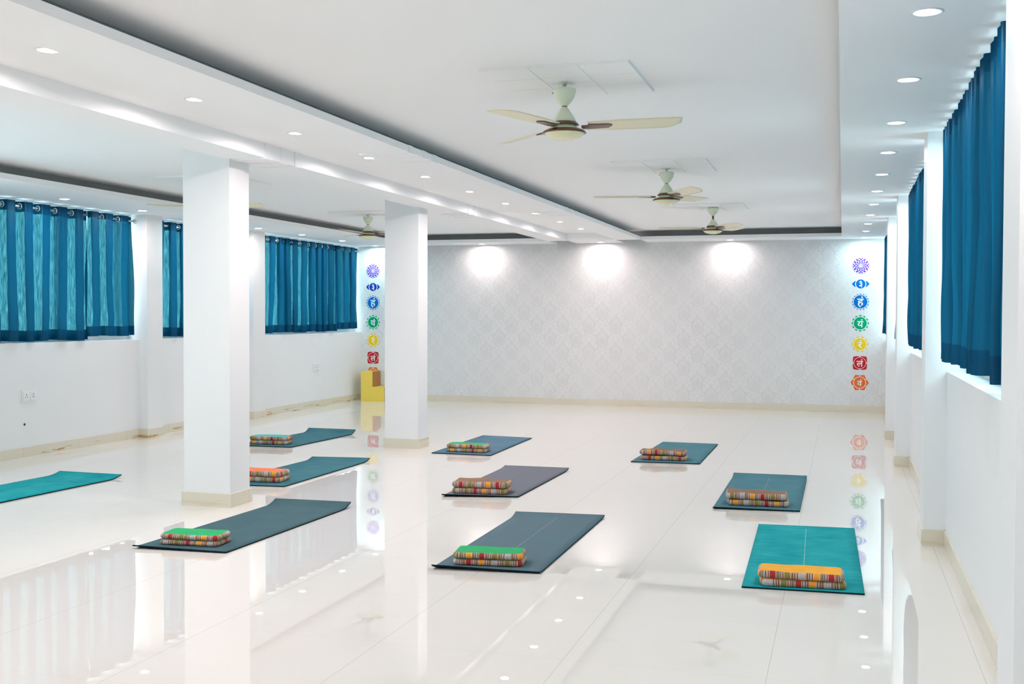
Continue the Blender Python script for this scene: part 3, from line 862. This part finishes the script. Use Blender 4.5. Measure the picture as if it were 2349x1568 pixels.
# ------------------------------------------------------------------ wall symbols
COLS = {'purple': (.13, .015, .36), 'indigo': (.01, .045, .36), 'blue': (.0, .15, .50), 'green': (.0, .36, .16), 'yellow': (.86, .58, .02), 'red': (.52, .015, .03), 'orange': (.78, .17, .04)}
m_sym = {k: simple('vinyl_'+k, v, .5, var=.06, vs=40, spec=.12) for k, v in COLS.items()}
m_symw = simple('vinyl_white', (.84, .85, .86), .45, var=.01)
def circ(r, n=48, cx=0, cz=0): return [(cx+r*math.cos(2*PI*i/n), cz+r*math.sin(2*PI*i/n)) for i in range(n)]
def rot(pts, a): c, s = math.cos(a), math.sin(a); return [(x*c-z*s, x*s+z*c) for x, z in pts]
def glyph(text, size, name='syllable'):
    cu = bpy.data.curves.new(name, 'FONT'); cu.body = text; cu.size = size; cu.extrude = .0004; cu.offset = size*.014
    o = bpy.data.objects.new('tmp', cu); COL.objects.link(o)
    bpy.context.view_layer.update()
    dg = bpy.context.evaluated_depsgraph_get()
    me = bpy.data.meshes.new_from_object(o.evaluated_get(dg))
    bpy.data.objects.remove(o)
    xs = [v.co.x for v in me.vertices]; ys = [v.co.y for v in me.vertices]
    mx, my = (min(xs)+max(xs))/2, (min(ys)+max(ys))/2
    for v in me.vertices: v.co = (v.co.x-mx, -.0022 - v.co.z, v.co.y-my)
    me.name = name
    return me
def ringpoly(q, r0, r1, th, n=48, y0=0):
    for i in range(n):
        a, c = 2*PI*i/n, 2*PI*(i+1)/n
        q.poly([(r0*math.cos(a), r0*math.sin(a)), (r1*math.cos(a), r1*math.sin(a)), (r1*math.cos(c), r1*math.sin(c)), (r0*math.cos(c), r0*math.sin(c))], th)
def symbol(kind, x, z, label):
    t = thing('wall_symbol', label, 'wall decal', (x, YB, z), 0, 'coloured lotus symbols on the wallpaper')
    back, pet, disc = MB(), MB(), MB()
    Rr = .118
    gl = None; gs = .12; gm = m_symw
    if kind == 'crown':
        Rr = .122; m = m_sym['purple']
        specs = [(12, .048, .018, .0125), (12, .070, .019, .0165), (12, .090, .018, .020), (16, .107, .013, .016), (16, .120, .007, .010)]
        for ri, (nn, r, hr, hw_) in enumerate(specs):
            for i in range(nn):
                a = 2*PI*(i+.5*(ri % 2))/nn
                pet.poly(rot([(r-hr*.8, 0), (r-hr*.1, hw_), (r+hr*.7, 0), (r-hr*.1, -hw_)], a), .0015)
        ringpoly(disc, .026, .033, .0016)
        back.poly(circ(.034), .0006)
        gl, gs, gm = 'ॐ', .040, m_sym['indigo']; dm = m_sym['indigo']
    elif kind == 'brow':
        m = dm = m_sym['indigo'] if x < -2 else m_sym['blue']
        for s in (1, -1):
            pts = [(s*(.058+.0*k), zz) for k, zz in ()]
            pts = [(s*.062, .046), (s*.085, .040), (s*.103, .022), (s*.122, 0), (s*.103, -.022), (s*.085, -.040), (s*.062, -.046), (s*.074, -.024), (s*.078, 0), (s*.074, .024)]
            pet.poly(pts, .0015)
        back.poly([(-.126, 0), (-.09, .046), (-.055, .055)] + [(.073*math.cos(a), .073*math.sin(a)) for a in [R(v) for v in range(130, 45, -10)]] + [(.055, .055), (.09, .046), (.126, 0), (.09, -.046), (.055, -.055)] + [(.073*math.cos(a), .073*math.sin(a)) for a in [R(v) for v in range(-50, -135, -10)]] + [(-.055, -.055), (-.09, -.046)], .0006)
        disc.poly(circ(.066), .0015); gl, gs = '३', .118
        for k in range(5): disc.poly([(0, 0)] , .001) if 0 else None
    elif kind == 'throat':
        m = dm = m_sym['blue']
        for i in range(16):
            pet.poly(rot([(.103, .014), (.112, .012), (.120, 0), (.112, -.012), (.103, -.014), (.106, 0)], 2*PI*(i+.5)/16+PI/16), .0015)
        back.poly(circ(.102), .0006); disc.poly(circ(.095), .0015); gl, gs = 'हं', .155
    elif kind == 'heart':
        m = dm = m_sym['green']
        for i in range(12):
            pet.poly(rot([(.099, .021), (.108, .018), (.122, 0), (.108, -.018), (.099, -.021), (.101, 0)], 2*PI*i/12+PI/2), .0015)
        back.poly(circ(.098), .0006); disc.poly(circ(.090), .0015); gl, gs = 'यं', .135
    elif kind == 'navel':
        m = dm = m_sym['yellow']
        for i in range(10):
            pet.poly(rot([(.094, .025), (.104, .020), (.118, 0), (.104, -.020), (.094, -.025), (.096, 0)], 2*PI*i/10), .0015)
        back.poly(circ(.093), .0006); disc.poly(circ(.086), .0015); gl, gs = 'रं', .135
    elif kind == 'root':
        m = dm = m_sym['red']
        for i in range(4):
            arc_ = [(.086*math.cos(a), .086*math.sin(a)) for a in [R(v) for v in (4, 18, 32, 45, 58, 72, 86)]]
            pet.poly(rot([(.096, .010), (.098, .045), (.090, .090), (.045, .098), (.010, .096)] + arc_[::-1], PI/2*i), .0015)
        back.poly(circ(.087), .0006); disc.poly(circ(.080), .0015); gl, gs = 'लं', .125
    elif kind == 'sacral':
        m = dm = m_sym['orange']
        for i in range(6):
            arc_ = [(.088*math.cos(a), .088*math.sin(a)) for a in [R(v) for v in (-27, -14, 0, 14, 27)]]
            pet.poly(rot([(.092, -.046), (.104, -.034), (.126, 0), (.104, .034), (.092, .046)] + arc_[::-1], PI/3*i), .0015)
        back.poly(circ(.088), .0006); disc.poly(circ(.079), .0015); gl, gs = 'वं', .115
    back.build('white_backing', m_symw, t)
    pet.build('petals', m, t); disc.build('ring' if kind == 'crown' else 'disc', dm, t)
    me = glyph(gl, gs); me.materials.append(gm)
    g = bpy.data.objects.new('syllable', me); COL.objects.link(g); g.parent = t
    if kind == 'brow':
        g.location.z = -.008
        q = MB(); pts = []
        for i in range(10):
            r = .013 if i % 2 == 0 else .005; pts.append((r*math.sin(2*PI*i/10), .038 + r*math.cos(2*PI*i/10)))
        q.poly(pts, .0026); q.build('star', m_symw, t)
desc = {'crown': 'purple many petalled lotus', 'brow': 'blue two petalled eye symbol', 'throat': 'round blue sixteen petalled symbol', 'heart': 'green twelve petalled symbol',
        'navel': 'yellow ten petalled symbol', 'root': 'red four petalled symbol', 'sacral': 'orange six petalled symbol'}
for kind, z in (('crown', 2.109), ('brow', 1.847), ('throat', 1.591), ('heart', 1.284), ('navel', .984), ('root', .714), ('sacral', .432)):
    symbol(kind, .243, z, desc[kind] + ' on the right end of the wallpaper')
for kind, z in (('crown', 2.098), ('brow', 1.836), ('throat', 1.580), ('heart', 1.262), ('navel', .970), ('root', .684), ('sacral', .42)):
    symbol(kind, -7.338, z, desc[kind] + (' mostly hidden behind the yellow steps' if kind == 'sacral' else ' in the left corner, above the yellow steps'))

# ------------------------------------------------------------------ yellow steps and sockets
t = thing('step_block', 'yellow two level step block in the far left corner', 'step', (-7.2, 16.47, 0))
q = MB()
pr = [(-.20, 0), (.205, 0), (.205, .232), (.0, .232), (.0, .478), (-.20, .478)]
q.poly(pr, .004); o = q.build('front_panel', m_yellow, t, (0, -.156, 0)); o['label'] = 'bright yellow L shaped face'
q = MB()
q.box(-.20, -.002, -.156, .155, .0, .476); q.box(-.002, .203, -.156, .155, 0, .229); q.build('body', m_yellow, t)
q = MB(); q.box(-.002, .001, -.155, .155, .232, .477); o = q.build('riser', m_ochre, t); o['label'] = 'ochre brown riser panel'
q = MB(); q.box(.203, .206, -.155, .155, .002, .228); o = q.build('side_panel', m_ochre, t); o['label'] = 'ochre brown side panel'

def socket(y, z, label):
    t = thing('power_socket', label, 'power socket', (XL, y, z), 0, 'power sockets on the left wall')
    q = MB(); q.box(0, .010, -.105, .105, -.058, .058, bev=.003); q.build('plate', m_white, t)
    for s in (-1, 1):
        q = MB(); q.box(.010, .014, s*.048-.040, s*.048+.040, -.040, .045, bev=.0015); f = q.build('outlet', m_white, t)
        q = MB()
        for (dy, dz, r) in ((0, .018, .006), (-.012, -.006, .0045), (.012, -.006, .0045)):
            q.tube([(.0141, s*.048+dy, dz), (.0150, s*.048+dy, dz)], r, 10)
        q.build('pin_holes', m_dark, f)
socket(8.93, .585, 'white twin power socket low on the left wall near the photo edge')
socket(15.04, .602, 'small faint white socket below the far left window')
q = MB(); q.tube([(0, 0, 0), (.004, 0, 0)], .012, 12)
tag(q.build('wire_stub', m_dark, None, (XL, 8.865, .317)), 'tiny dark wire hole in the left wall below the twin socket', 'wire hole')
